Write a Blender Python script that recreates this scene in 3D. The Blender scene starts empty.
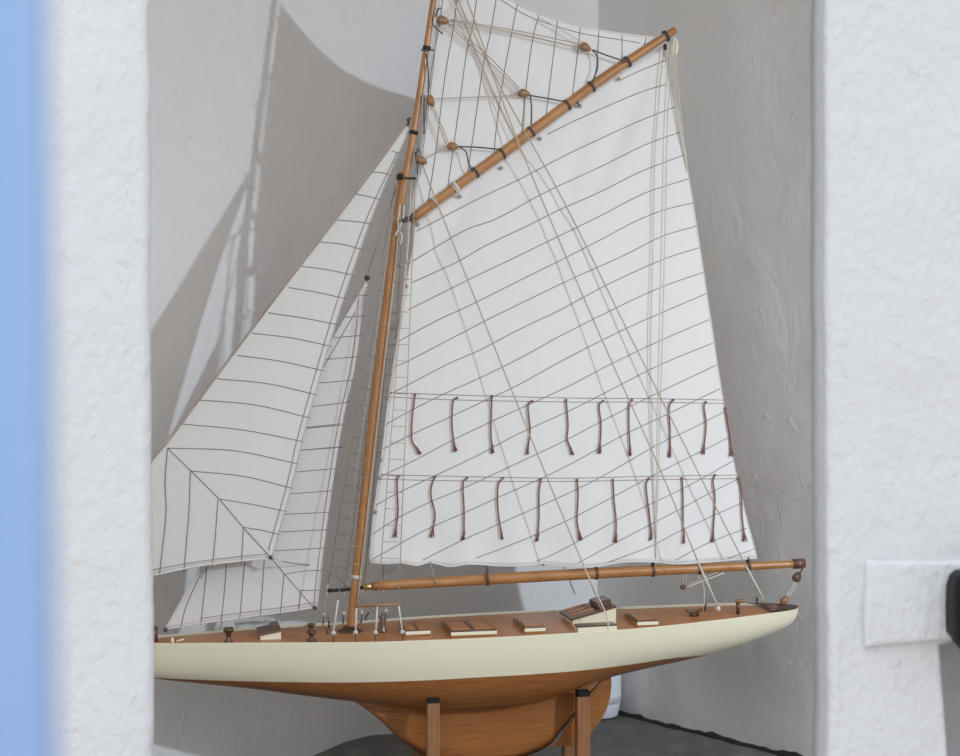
import bpy, bmesh, math, random
from mathutils import Vector, Matrix, noise
random.seed(7)
SC = bpy.context.scene
COL = SC.collection
PI = math.pi

# ------------------------------------------------------------------ camera model
F = 1600.0            # focal length in pixels at 960 wide
CAM = Vector((0, 0, 0.855))
PITCH = math.atan2(38.0, F)
RT = Vector((1, 0, 0)); FW = Vector((0, math.cos(PITCH), -math.sin(PITCH))); UP = Vector((0, math.sin(PITCH), math.cos(PITCH)))
def ray(px, py):
    return FW + RT * ((px - 480) / F) - UP * ((py - 378) / F)
def at_depth(px, py, Y):
    d = ray(px, py); return CAM + d * (Y / d.y)

# ------------------------------------------------------------------ yacht frame (x aft, y away from the viewer, z up)
TH = math.radians(11.0)
U = Vector((math.cos(TH), math.sin(TH), 0)); N = Vector((math.sin(TH), -math.cos(TH), 0))
M0 = at_depth(350, 638, 2.95); M0.z = 0
ZR = 0.035            # height of the keel bottom over the floor
def L(px, py, v=0.0):
    d = ray(px, py)
    t = (v - (CAM - M0).dot(N)) / d.dot(N)
    P = CAM + d * t
    return Vector(((P - M0).dot(U), -v, P.z - ZR))
def to_world(p):
    return M0 + U * p.x - N * p.y + Vector((0, 0, p.z + ZR))
def lerp_tab(tab, x):
    if x <= tab[0][0]:
        (a, b), (c, d) = tab[0], tab[1]
        return b + (d - b) * (x - a) / (c - a)
    for (a, b), (c, d) in zip(tab, tab[1:]):
        if x <= c:
            return b + (d - b) * (x - a) / (c - a)
    (a, b), (c, d) = tab[-2], tab[-1]
    return b + (d - b) * (x - a) / (c - a)
def clamp_tab(tab, x):
    return lerp_tab(tab, min(max(x, tab[0][0]), tab[-1][0]))
def smooth_tab(tab, x):
    # monotone-ish cubic through the table
    x = min(max(x, tab[0][0]), tab[-1][0])
    n = len(tab)
    for i in range(n - 1):
        if x <= tab[i + 1][0] or i == n - 2:
            x0, y0 = tab[i]; x1, y1 = tab[i + 1]
            h = x1 - x0
            m = (y1 - y0) / h
            def slope(k):
                if k <= 0: return (tab[1][1] - tab[0][1]) / (tab[1][0] - tab[0][0])
                if k >= n - 1: return (tab[-1][1] - tab[-2][1]) / (tab[-1][0] - tab[-2][0])
                a = (tab[k][1] - tab[k - 1][1]) / (tab[k][0] - tab[k - 1][0])
                b = (tab[k + 1][1] - tab[k][1]) / (tab[k + 1][0] - tab[k][0])
                return 0 if a * b <= 0 else 2 * a * b / (a + b)
            t = (x - x0) / h
            m0, m1 = slope(i), slope(i + 1)
            return ((2*t**3 - 3*t*t + 1) * y0 + (t**3 - 2*t*t + t) * h * m0 + (-2*t**3 + 3*t*t) * y1 + (t**3 - t*t) * h * m1)

# ------------------------------------------------------------------ materials
def new_mat(name):
    m = bpy.data.materials.new(name); m.use_nodes = True
    nt = m.node_tree
    b = nt.nodes['Principled BSDF']
    return m, nt, b
def simple(name, col, rough=0.6, metal=0.0, spec=0.5, var=0.0, scale=40, bump=0.0):
    m, nt, b = new_mat(name)
    b.inputs['Base Color'].default_value = (*col, 1); b.inputs['Roughness'].default_value = rough
    b.inputs['Metallic'].default_value = metal; b.inputs['Specular IOR Level'].default_value = spec
    tc = nt.nodes.new('ShaderNodeTexCoord'); nz = nt.nodes.new('ShaderNodeTexNoise')
    nz.inputs['Scale'].default_value = scale; nz.inputs['Detail'].default_value = 4
    nt.links.new(tc.outputs['Object'], nz.inputs['Vector'])
    if var:
        mx = nt.nodes.new('ShaderNodeMix'); mx.data_type = 'RGBA'
        mx.inputs[6].default_value = (*[c * (1 - var) for c in col], 1); mx.inputs[7].default_value = (*[min(1, c * (1 + var)) for c in col], 1)
        nt.links.new(nz.outputs['Fac'], mx.inputs[0]); nt.links.new(mx.outputs[2], b.inputs['Base Color'])
    if bump:
        bp = nt.nodes.new('ShaderNodeBump'); bp.inputs['Strength'].default_value = bump; bp.inputs['Distance'].default_value = 0.002
        nt.links.new(nz.outputs['Fac'], bp.inputs['Height']); nt.links.new(bp.outputs['Normal'], b.inputs['Normal'])
    return m
def wood(name, c1, c2, stretch=(2, 40, 40), rough=0.35, coat=0.3, scale=6):
    m, nt, b = new_mat(name)
    tc = nt.nodes.new('ShaderNodeTexCoord'); mp = nt.nodes.new('ShaderNodeMapping'); mp.inputs['Scale'].default_value = stretch
    nz = nt.nodes.new('ShaderNodeTexNoise'); nz.inputs['Scale'].default_value = scale; nz.inputs['Detail'].default_value = 5; nz.inputs['Distortion'].default_value = 0.4
    rp = nt.nodes.new('ShaderNodeValToRGB'); rp.color_ramp.elements[0].position = 0.3; rp.color_ramp.elements[1].position = 0.7
    rp.color_ramp.elements[0].color = (*c1, 1); rp.color_ramp.elements[1].color = (*c2, 1)
    nt.links.new(tc.outputs['Object'], mp.inputs['Vector']); nt.links.new(mp.outputs['Vector'], nz.inputs['Vector'])
    nt.links.new(nz.outputs['Fac'], rp.inputs['Fac']); nt.links.new(rp.outputs['Color'], b.inputs['Base Color'])
    b.inputs['Roughness'].default_value = rough; b.inputs['Coat Weight'].default_value = coat; b.inputs['Coat Roughness'].default_value = 0.15
    return m
def plaster(name, col, bump_big=0.6, bump_small=0.25, dirt=0.06, small_scale=1.0):
    m, nt, b = new_mat(name)
    b.inputs['Roughness'].default_value = 0.85; b.inputs['Specular IOR Level'].default_value = 0.2
    tc = nt.nodes.new('ShaderNodeTexCoord')
    n1 = nt.nodes.new('ShaderNodeTexNoise'); n1.inputs['Scale'].default_value = 9; n1.inputs['Detail'].default_value = 6; n1.inputs['Roughness'].default_value = 0.55; n1.inputs['Distortion'].default_value = 0.6
    mp = nt.nodes.new('ShaderNodeMapping'); mp.inputs['Scale'].default_value = (1.0, 1.0, 0.7)
    n2 = nt.nodes.new('ShaderNodeTexNoise'); n2.inputs['Scale'].default_value = 60 if small_scale == 1 else 85; n2.inputs['Detail'].default_value = 6; n2.inputs['Distortion'].default_value = 1.0 if small_scale == 1 else 0.35
    n3 = nt.nodes.new('ShaderNodeTexNoise'); n3.inputs['Scale'].default_value = 4; n3.inputs['Detail'].default_value = 3
    nt.links.new(tc.outputs['Object'], mp.inputs['Vector'])
    for n in (n1, n2, n3): nt.links.new(mp.outputs['Vector'], n.inputs['Vector'])
    # small raised lumps and drips in the whitewash
    vo = nt.nodes.new('ShaderNodeTexVoronoi'); vo.inputs['Scale'].default_value = 26; vo.feature = 'SMOOTH_F1'
    nt.links.new(mp.outputs['Vector'], vo.inputs['Vector'])
    b1 = nt.nodes.new('ShaderNodeBump'); b1.inputs['Strength'].default_value = bump_big; b1.inputs['Distance'].default_value = 0.012
    b2 = nt.nodes.new('ShaderNodeBump'); b2.inputs['Strength'].default_value = bump_small; b2.inputs['Distance'].default_value = 0.003 * small_scale
    rr = nt.nodes.new('ShaderNodeValToRGB'); rr.color_ramp.elements[0].position = 0.66; rr.color_ramp.elements[1].position = 0.74
    n4 = nt.nodes.new('ShaderNodeTexNoise'); n4.inputs['Scale'].default_value = 22; n4.inputs['Detail'].default_value = 2; n4.inputs['Distortion'].default_value = 1.5
    nt.links.new(mp.outputs['Vector'], n4.inputs['Vector']); nt.links.new(n4.outputs['Fac'], rr.inputs['Fac'])
    b3 = nt.nodes.new('ShaderNodeBump'); b3.inputs['Strength'].default_value = bump_big * 0.7; b3.inputs['Distance'].default_value = 0.004
    nt.links.new(n1.outputs['Fac'], b1.inputs['Height']); nt.links.new(b1.outputs['Normal'], b2.inputs['Normal'])
    nt.links.new(n2.outputs['Fac'], b2.inputs['Height']); nt.links.new(b2.outputs['Normal'], b3.inputs['Normal'])
    nt.links.new(rr.outputs['Color'], b3.inputs['Height']); nt.links.new(b3.outputs['Normal'], b.inputs['Normal'])
    mx = nt.nodes.new('ShaderNodeMix'); mx.data_type = 'RGBA'
    mx.inputs[6].default_value = (*[c * (1 - dirt) for c in col], 1); mx.inputs[7].default_value = (*[min(1, c * (1 + dirt)) for c in col], 1)
    nt.links.new(n3.outputs['Fac'], mx.inputs[0]); nt.links.new(mx.outputs[2], b.inputs['Base Color'])
    return m
def cloth(name, col, transl=0.25):
    m, nt, b = new_mat(name)
    b.inputs['Roughness'].default_value = 0.9; b.inputs['Specular IOR Level'].default_value = 0.1
    tc = nt.nodes.new('ShaderNodeTexCoord')
    wv = nt.nodes.new('ShaderNodeTexNoise'); wv.inputs['Scale'].default_value = 55; wv.inputs['Detail'].default_value = 5
    mp = nt.nodes.new('ShaderNodeMapping'); mp.inputs['Scale'].default_value = (1, 1, 0.25); mp.inputs['Rotation'].default_value = (0, 0.35, 0)
    nt.links.new(tc.outputs['Object'], mp.inputs['Vector']); nt.links.new(mp.outputs['Vector'], wv.inputs['Vector'])
    mx = nt.nodes.new('ShaderNodeMix'); mx.data_type = 'RGBA'
    mx.inputs[6].default_value = (*[c * 0.97 for c in col], 1); mx.inputs[7].default_value = (*col, 1)
    nt.links.new(wv.outputs['Fac'], mx.inputs[0]); nt.links.new(mx.outputs[2], b.inputs['Base Color'])
    bp = nt.nodes.new('ShaderNodeBump'); bp.inputs['Strength'].default_value = 0.12; bp.inputs['Distance'].default_value = 0.002
    nt.links.new(wv.outputs['Fac'], bp.inputs['Height']); nt.links.new(bp.outputs['Normal'], b.inputs['Normal'])
    tr = nt.nodes.new('ShaderNodeBsdfTranslucent'); nt.links.new(mx.outputs[2], tr.inputs['Color'])
    ms = nt.nodes.new('ShaderNodeMixShader'); ms.inputs[0].default_value = transl
    out = nt.nodes['Material Output']
    nt.links.new(b.outputs[0], ms.inputs[1]); nt.links.new(tr.outputs[0], ms.inputs[2]); nt.links.new(ms.outputs[0], out.inputs['Surface'])
    return m

MT = {}
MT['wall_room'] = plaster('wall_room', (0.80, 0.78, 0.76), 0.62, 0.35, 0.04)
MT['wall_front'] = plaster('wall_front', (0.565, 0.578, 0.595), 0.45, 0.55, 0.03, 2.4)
MT['ceiling'] = simple('ceiling_wood', (0.30, 0.28, 0.26), 0.8, var=0.1, scale=6)
MT['stone'] = simple('stone_floor', (0.15, 0.138, 0.128), 0.75, var=0.55, scale=22, bump=0.6)
MT['gap'] = simple('gap_dark', (0.022, 0.020, 0.02), 0.9, var=0.4, scale=60)
MT['blue'] = simple('blue_paint', (0.255, 0.405, 0.69), 0.5, var=0.03, scale=12)
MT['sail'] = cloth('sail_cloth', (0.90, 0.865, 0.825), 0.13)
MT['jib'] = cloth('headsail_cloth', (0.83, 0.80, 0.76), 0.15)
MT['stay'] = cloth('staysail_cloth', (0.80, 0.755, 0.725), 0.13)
MT['thread'] = simple('seam_thread', (0.25, 0.215, 0.205), 0.9)
MT['seam_light'] = simple('seam_tape', (0.36, 0.26, 0.25), 0.9)
MT['hem'] = simple('hem_tape', (0.74, 0.70, 0.67), 0.9)
MT['rope'] = simple('rope_tan', (0.50, 0.39, 0.29), 0.85)
MT['rope_pale'] = simple('rope_pale', (0.66, 0.60, 0.52), 0.85)
MT['rope_dark'] = simple('rope_dark', (0.09, 0.075, 0.075), 0.85)
MT['rope_grey'] = simple('rope_grey', (0.36, 0.31, 0.28), 0.85)
MT['reef'] = simple('reef_cord', (0.235, 0.105, 0.085), 0.9, var=0.2, scale=200)
MT['spar'] = wood('spar_wood', (0.36, 0.155, 0.045), (0.50, 0.235, 0.080), (3, 60, 3))
MT['mast'] = wood('mast_wood', (0.33, 0.135, 0.034), (0.48, 0.215, 0.062), (60, 60, 3))
MT['under'] = wood('underbody_wood', (0.28, 0.095, 0.022), (0.39, 0.150, 0.040), (2, 30, 40), 0.3, 0.4)
MT['deck'] = wood('deck_wood', (0.40, 0.155, 0.050), (0.54, 0.23, 0.082), (2, 70, 10), 0.42, 0.18)
MT['stand'] = wood('stand_wood', (0.24, 0.10, 0.036), (0.36, 0.165, 0.07), (50, 50, 3), 0.4, 0.2)
MT['brown'] = wood('dark_brown_wood', (0.085, 0.040, 0.024), (0.17, 0.080, 0.045), (4, 60, 20), 0.35, 0.3)
MT['block'] = wood('block_wood', (0.26, 0.13, 0.055), (0.40, 0.22, 0.10), (30, 60, 60), 0.4, 0.2)
MT['cream'] = simple('cream_paint', (0.80, 0.735, 0.535), 0.34, var=0.02, scale=8)
MT['trimcream'] = simple('trim_cream', (0.84, 0.78, 0.60), 0.45)
MT['dark'] = simple('dark_metal', (0.035, 0.030, 0.028), 0.45, 0.6)
MT['brass'] = simple('brass', (0.62, 0.45, 0.20), 0.35, 0.9)
MT['bronze'] = simple('bronze', (0.13, 0.085, 0.05), 0.4, 0.7)
MT['pad'] = simple('black_felt', (0.012, 0.010, 0.010), 0.95)
MT['ceramic'] = simple('white_ceramic', (0.80, 0.80, 0.82), 0.3)
MT['black'] = simple('black_fixture', (0.006, 0.006, 0.007), 0.5, spec=0.15)

# ------------------------------------------------------------------ object helpers
def obj(name, bm, mats, parent=None, smooth=True):
    """links bm as one mesh object; bm is in the local frame of the root thing"""
    me = bpy.data.meshes.new(name)
    bmesh.ops.recalc_face_normals(bm, faces=bm.faces[:])
    xs = [v.co.copy() for v in bm.verts]
    lo = Vector((min(c[i] for c in xs) for i in range(3))); hi = Vector((max(c[i] for c in xs) for i in range(3)))
    cen = (lo + hi) / 2
    for v in bm.verts: v.co -= cen
    for f in bm.faces: f.smooth = smooth
    bm.to_mesh(me); bm.free()
    if not isinstance(mats, (list, tuple)): mats = [mats]
    for m in mats: me.materials.append(MT[m])
    o = bpy.data.objects.new(name, me); COL.objects.link(o)
    off = Vector((0, 0, 0))
    if parent is not None:
        o.parent = parent
        off = parent.get('_org', None)
        off = Vector(off) if off is not None else Vector((0, 0, 0))
    o.location = cen - off
    o['_org'] = list(cen)
    return o
def empty(name, parent=None, org=(0, 0, 0)):
    o = bpy.data.objects.new(name, None); COL.objects.link(o); o.empty_display_size = 0.02
    off = Vector((0, 0, 0))
    if parent is not None:
        o.parent = parent
        q = parent.get('_org', None); off = Vector(q) if q is not None else off
    o.location = Vector(org) - off
    o['_org'] = list(org)
    return o
def tag(o, label=None, cat=None, group=None, kind=None):
    if label: o['label'] = label
    if cat: o['category'] = cat
    if group: o['group'] = group
    if kind: o['kind'] = kind
    return o
def catmull(pts, sub=6):
    if len(pts) < 3: return [Vector(p) for p in pts]
    P = [Vector(p) for p in pts]; out = []
    for i in range(len(P) - 1):
        p0 = P[i - 1] if i else P[0] * 2 - P[1]
        p1, p2 = P[i], P[i + 1]
        p3 = P[i + 2] if i + 2 < len(P) else P[-1] * 2 - P[-2]
        for k in range(sub):
            t = k / sub
            out.append(0.5 * ((2*p1) + (p2 - p0)*t + (2*p0 - 5*p1 + 4*p2 - p3)*t*t + (3*p1 - p0 - 3*p2 + p3)*t**3))
    out.append(P[-1]); return out
def tube(bm, pts, r, n=6, mat=0, cap=True):
    """r a number or a list per point"""
    pts = [Vector(p) for p in pts]
    rings = []
    up0 = Vector((0.13, 0.91, 0.37)).normalized()
    for i, p in enumerate(pts):
        a = pts[max(i - 1, 0)]; b = pts[min(i + 1, len(pts) - 1)]
        t = (b - a)
        t = t.normalized() if t.length > 1e-9 else Vector((0, 0, 1))
        e1 = t.cross(up0)
        if e1.length < 1e-3: e1 = t.cross(Vector((1, 0, 0)))
        e1.normalize(); e2 = t.cross(e1)
        rr = r[i] if isinstance(r, (list, tuple)) else r
        rings.append([bm.verts.new(p + (e1 * math.cos(2*PI*k/n) + e2 * math.sin(2*PI*k/n)) * rr) for k in range(n)])
    for A, B in zip(rings, rings[1:]):
        for k in range(n):
            f = bm.faces.new((A[k], A[(k+1) % n], B[(k+1) % n], B[k])); f.material_index = mat
    if cap:
        for R_ in (rings[0], rings[-1]):
            try: f = bm.faces.new(R_); f.material_index = mat
            except ValueError: pass
def box(bm, c, d, rot=None, mat=0, bev=0.0):
    """centre c, full size d, rot a 3x3 matrix"""
    M = Matrix.Translation(Vector(c)) @ (rot.to_4x4() if rot else Matrix.Identity(4)) @ Matrix.Diagonal((*d, 1))
    r = bmesh.ops.create_cube(bm, size=1.0, matrix=M)
    vs = r['verts']; fs = set(f for v in vs for f in v.link_faces)
    for f in fs: f.material_index = mat
    if bev:
        es = list(set(e for v in vs for e in v.link_edges))
        bmesh.ops.bevel(bm, geom=es, offset=bev, segments=2, affect='EDGES', material=-1)
def prism(bm, poly, y0, y1, mat=0):
    """polygon of (x,z) extruded along y from y0 to y1"""
    A = [bm.verts.new((x, y0, z)) for x, z in poly]; B = [bm.verts.new((x, y1, z)) for x, z in poly]
    n = len(poly)
    for k in range(n):
        f = bm.faces.new((A[k], A[(k+1) % n], B[(k+1) % n], B[k])); f.material_index = mat
    for R_ in (A, B):
        f = bm.faces.new(R_); f.material_index = mat
def lathe(bm, prof, c=(0, 0, 0), n=24, mat=0, axis=None):
    """prof list of (r, z)"""
    c = Vector(c); rot = axis if axis else Matrix.Identity(3)
    rings = []
    for r, z in prof:
        rings.append([bm.verts.new(c + rot @ Vector((max(r, 1e-5) * math.cos(2*PI*k/n), max(r, 1e-5) * math.sin(2*PI*k/n), z))) for k in range(n)])
    for A, B in zip(rings, rings[1:]):
        for k in range(n):
            f = bm.faces.new((A[k], A[(k+1) % n], B[(k+1) % n], B[k])); f.material_index = mat
    for R_ in (rings[0], rings[-1]):
        f = bm.faces.new(R_); f.material_index = mat
def rope(name, pts, r, m, parent, sub=6, n=5):
    bm = bmesh.new(); tube(bm, catmull(pts, sub), r * 1.18, n); return obj(name, bm, m, parent)

# ------------------------------------------------------------------ the room
CORNER = Vector((0.272, 3.717, 0)); 
LD = Vector((-0.8616, -0.5075, 0)); RD = Vector((0.635, -0.7725, 0))
def wall_grid(name, org, d, length, h, nrm, mat, nu, nv, amp=0.006, z0=0.0, seed=0.0):
    bm = bmesh.new(); g = []
    for i in range(nu + 1):
        row = []
        for j in range(nv + 1):
            p = org + d * (length * i / nu) + Vector((0, 0, z0 + (h - z0) * j / nv))
            q = p * 2.3 + Vector((seed, seed * 2, 0))
            p = p + nrm * (amp * (noise.noise(q) + 0.5 * noise.noise(q * 2.7) + 0.25 * noise.noise(q * 6.1)))
            row.append(bm.verts.new(p))
        g.append(row)
    for i in range(nu):
        for j in range(nv):
            bm.faces.new((g[i][j], g[i+1][j], g[i+1][j+1], g[i][j+1]))
    # thickness behind
    back = []
    for (i, j) in ((0, 0), (nu, 0), (nu, nv), (0, nv)):
        back.append(bm.verts.new(g[i][j].co - nrm * 0.12))
    bm.faces.new(back)
    o = obj(name, bm, mat); return tag(o, kind='structure')
NL = Vector((0.5075, -0.8616, 0)); NR = Vector((-0.7725, -0.635, 0))
HR = 2.3
wall_grid('wall_left', CORNER - LD * 0.02, LD, 2.6, HR, NL, 'wall_room', 90, 80, 0.007, z0=-0.06, seed=1.0)
wall_grid('wall_right', CORNER - RD * 0.02, RD, 1.9, HR, NR, 'wall_room', 70, 80, 0.007, seed=5.0)

# floor of the recess: dark stone, a little uneven towards the walls
bm = bmesh.new(); g = []
NX, NY = 90, 70
for i in range(NX + 1):
    row = []
    for j in range(NY + 1):
        x = -2.2 + 4.2 * i / NX; y = 1.55 + 2.35 * j / NY
        P = Vector((x, y, 0))
        dl = (P - CORNER).dot(NL); dr = (P - CORNER).dot(NR)
        rise = 0.008 * max(0, 1 - max(dl, 0) / 0.05) * (0.4 + noise.noise(P * 16)) + 0.004 * noise.noise(P * 14)
        if abs(x + 0.27) < 0.22: rise += 0.006 * max(0, 1 - max(dl, 0) / 0.08) * (1 - abs(x + 0.27) / 0.22)
        q_ = min(1, max(0, (-0.24 - x) / 0.16)); rise -= 0.035 * q_ * q_ * (3 - 2 * q_)
        row.append(bm.verts.new((x, y, rise - 0.002)))
    g.append(row)
for i in range(NX):
    for j in range(NY):
        bm.faces.new((g[i][j], g[i+1][j], g[i+1][j+1], g[i][j+1]))
tag(obj('floor', bm, 'stone'), kind='structure')

# dark ragged gap where the right wall meets the floor
bm = bmesh.new(); pts = []; n = 60
A = []; B = []; C_ = []
for i in range(n + 1):
    p = CORNER + RD * (0.01 + 1.0 * i / n)
    hgt = 0.003 + 0.012 * abs(noise.noise(p * 13)) + 0.005 * noise.noise(p * 45)
    A.append(bm.verts.new(p + NR * (0.013 + 0.004 * noise.noise(p * 30)) + Vector((0, 0, -0.004))))
    B.append(bm.verts.new(p + NR * 0.011 + Vector((0, 0, max(0.001, hgt)))))
    C_.append(bm.verts.new(p - NR * 0.01 + Vector((0, 0, max(0.001, hgt)))))
for i in range(n):
    bm.faces.new((A[i], A[i+1], B[i+1], B[i])); bm.faces.new((B[i], B[i+1], C_[i+1], C_[i]))
tag(obj('trim_1', bm, 'gap'), kind='structure')

# front wall: two whitewashed piers either side of the opening
PZ = 1.8
def wobble(z, s):
    return 0.0028 * noise.noise(Vector((s, 0, z * 5))) + 0.0016 * noise.noise(Vector((s, 3, z * 17))) + 0.0008 * noise.noise(Vector((s, 7, z * 50)))
PT = {1: 0.10, -1: 0.25}
def pier(name, xi_top, xi_bot, splay, x_far, sgn, seed, mat='wall_front', zlo=-0.2, zhi=2.3, notch=None):
    """vertical pier: inner edge x varies with z, splayed reveal going back, front face to x_far"""
    bm = bmesh.new(); nz = 130
    rows = []
    for j in range(nz + 1):
        z = zlo + (zhi - zlo) * j / nz
        xi = xi_bot + (xi_top - xi_bot) * (z - 0.38) / (1.24 - 0.38) + wobble(z, seed)
        r = 0.010 + 0.003 * noise.noise(Vector((seed, 11, z * 9)))
        prof = []
        T = PT[sgn]; prof.append((xi + sgn * splay, PZ + T))
        prof.append((xi + sgn * splay * 0.55, PZ + T * 0.5))
        prof.append((xi + sgn * splay * 0.15 + sgn * 0.001, PZ + 0.03))
        for k in range(7):                                   # rounded arris
            a = k / 6 * PI / 2
            prof.append((xi + sgn * r * (1 - math.cos(a)), PZ + r * (1 - math.sin(a))))
        xf = x_far(z) if callable(x_far) else x_far
        m = 26
        for k in range(1, m + 1):
            x = xi + sgn * r + (xf - xi - sgn * r) * k / m
            q = Vector((x * 6, seed, z * 6))
            prof.append((x, PZ + 0.004 * noise.noise(q) + 0.002 * noise.noise(q * 3.1)))
        prof.append((xf, PZ + T))
        rows.append([bm.verts.new((x, y, z)) for x, y in prof])
    for A, B in zip(rows, rows[1:]):
        for k in range(len(A)):
            bm.faces.new((A[k], A[(k+1) % len(A)], B[(k+1) % len(A)], B[k]))
    for R_ in (rows[0], rows[-1]): bm.faces.new(R_)
    return tag(obj(name, bm, mat), kind='structure')
xl_t = at_depth(147, 0, PZ).x; xl_b = at_depth(152, 756, PZ).x
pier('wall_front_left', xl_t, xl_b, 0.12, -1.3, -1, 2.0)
xr_t = at_depth(825.5, 0, PZ).x; xr_b = at_depth(828, 756, PZ).x
# right pier: lower part stops at a set-back return beside the block
def xfar_r(z):
    zb = at_depth(940, 641, PZ).z
    if z > zb: return 0.61
    a = at_depth(938, 641, PZ); b = at_depth(947, 756, PZ)
    return a.x + (b.x - a.x) * (a.z - z) / (a.z - b.z)
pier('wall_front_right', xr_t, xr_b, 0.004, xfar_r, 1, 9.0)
# set-back lower wall to the right of it
bm = bmesh.new(); box(bm, (0.555, PZ + 0.155, 0.1), (0.17, 0.03, 0.95)); box(bm, (0.625, PZ + 0.08, 0.1), (0.03, 0.16, 0.95)); box(bm, (0.555, PZ + 0.13, 0.59), (0.17, 0.06, 0.03)); tag(obj('wall_recess', bm, 'wall_front', smooth=False), kind='structure')
# added lamp blocker, then the rest of the front wall with its window opening
bm = bmesh.new(); box(bm, (1.53, 0.385, 1.05), (0.06, 1.57, 2.5)); tag(obj('lamp_block_wall', bm, 'wall_front', smooth=False), kind='structure')  # unseen wall added to keep the lamp off the piers and door
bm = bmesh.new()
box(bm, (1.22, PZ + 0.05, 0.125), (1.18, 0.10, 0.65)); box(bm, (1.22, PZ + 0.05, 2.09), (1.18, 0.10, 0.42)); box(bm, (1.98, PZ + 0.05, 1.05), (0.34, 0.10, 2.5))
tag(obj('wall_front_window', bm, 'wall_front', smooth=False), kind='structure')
bm = bmesh.new(); box(bm, (-0.05, 2.82, 2.32), (4.3, 2.1, 0.05)); tag(obj('ceiling', bm, 'ceiling', smooth=False), kind='structure')
# raised plaster block on the right pier
bm = bmesh.new(); pa = at_depth(864, 563, PZ); pb = at_depth(946, 640, PZ)
vs = {}
nx, nz = 16, 12
def blockpt(i, j):
    u = i / nx; t = j / nz
    x = pa.x + (0.565 - pa.x) * u; zlow = pb.z + 0.007 * u - 0.008 * (1 - u); z = zlow + (pa.z + 0.003 - zlow) * t
    e = 1.0
    q = Vector((x * 12, 4, z * 12))
    return Vector((x + 0.0015 * noise.noise(q * 2), PZ - 0.008 - 0.004 * u + 0.003 * noise.noise(q), z + 0.0015 * noise.noise(q * 3)))
gg = [[bm.verts.new(blockpt(i, j)) for j in range(nz + 1)] for i in range(nx + 1)]
for i in range(nx):
    for j in range(nz): bm.faces.new((gg[i][j], gg[i+1][j], gg[i+1][j+1], gg[i][j+1]))
rim = [gg[i][0] for i in range(nx + 1)] + [gg[nx][j] for j in range(1, nz + 1)] + [gg[i][nz] for i in range(nx - 1, -1, -1)] + [gg[0][j] for j in range(nz - 1, 0, -1)]
bk = [bm.verts.new((v.co.x, PZ + 0.02, v.co.z)) for v in rim]
for k in range(len(rim)):
    bm.faces.new((rim[k], rim[(k+1) % len(rim)], bk[(k+1) % len(rim)], bk[k]))
bm.faces.new(bk)
ob = obj('trim_2', bm, 'wall_front'); tag(ob, kind='structure')
bv = ob.modifiers.new('bevel', 'BEVEL'); bv.width = 0.004; bv.segments = 3; bv.limit_method = 'ANGLE'; bv.angle_limit = 0.9

# edge of the blue door leaf close to the lens
bm = bmesh.new()
xd = at_depth(20, 378, 0.30).x
box(bm, (xd - 0.25, 0.313, 0.86), (0.5, 0.027, 1.6), bev=0.0025)
for v in bm.verts:
    v.co.x += (v.co.z - 0.855) * -0.006
tag(obj('door_1', bm, 'blue'), kind='structure')

# black fixture cut by the right edge of the picture
bm = bmesh.new()
fx = at_depth(946, 605, PZ - 0.06)
poly = [(at_depth(a, b, PZ - 0.004).x, at_depth(a, b, PZ - 0.004).z) for a, b in ((944, 630), (943.5, 605), (944.5, 585), (947.5, 574), (953, 569), (962, 567.5), (990, 567), (1003, 572), (1008, 585), (1008, 640), (1003, 655), (985, 660), (965, 655), (955, 643))]
prism(bm, poly, PZ - 0.075, PZ - 0.001)
es = [e for e in bm.edges if abs(e.verts[0].co.y - e.verts[1].co.y) < 1e-6 and e.verts[0].co.y < PZ - 0.05]
bmesh.ops.bevel(bm, geom=es, offset=0.008, segments=3, affect='EDGES')
fo = obj('wall_fixture', bm, 'black')
tag(fo, 'black rounded fixture on the white wall at the far right, beside the raised plaster block', 'fixture')

# white pot on the floor behind the rudder
pc = Vector((0.270, 3.622, 0.0))
root = empty('ceramic_pot', None, pc); tag(root, 'white rounded pot with a grey band standing in the corner behind the rudder', 'pot')
bm = bmesh.new()
lathe(bm, [(0.0, 0.002), (0.041, 0.002), (0.044, 0.005), (0.049, 0.030), (0.051, 0.05), (0.0515, 0.09), (0.049, 0.130), (0.045, 0.140), (0.042, 0.140), (0.046, 0.128), (0.048, 0.09), (0.045, 0.04), (0.0, 0.02)], pc, 40)
obj('body', bm, 'ceramic', root)
bm = bmesh.new()
lathe(bm, [(0.0485, 0.034), (0.0508, 0.036), (0.0522, 0.048), (0.0498, 0.0495)], pc, 40)
MT['band'] = simple('pot_band', (0.50, 0.50, 0.53), 0.4)
obj('band', bm, 'band', root)

# ------------------------------------------------------------------ the model yacht
yacht = empty('model_sailing_yacht', None, (0, 0, 0))
yacht.location = M0 + Vector((0, 0, ZR)); yacht.rotation_euler = (0, 0, TH)
tag(yacht, 'gaff rigged wooden model sailing yacht with white sails and cream hull on a wooden cradle', 'model boat')

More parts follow.
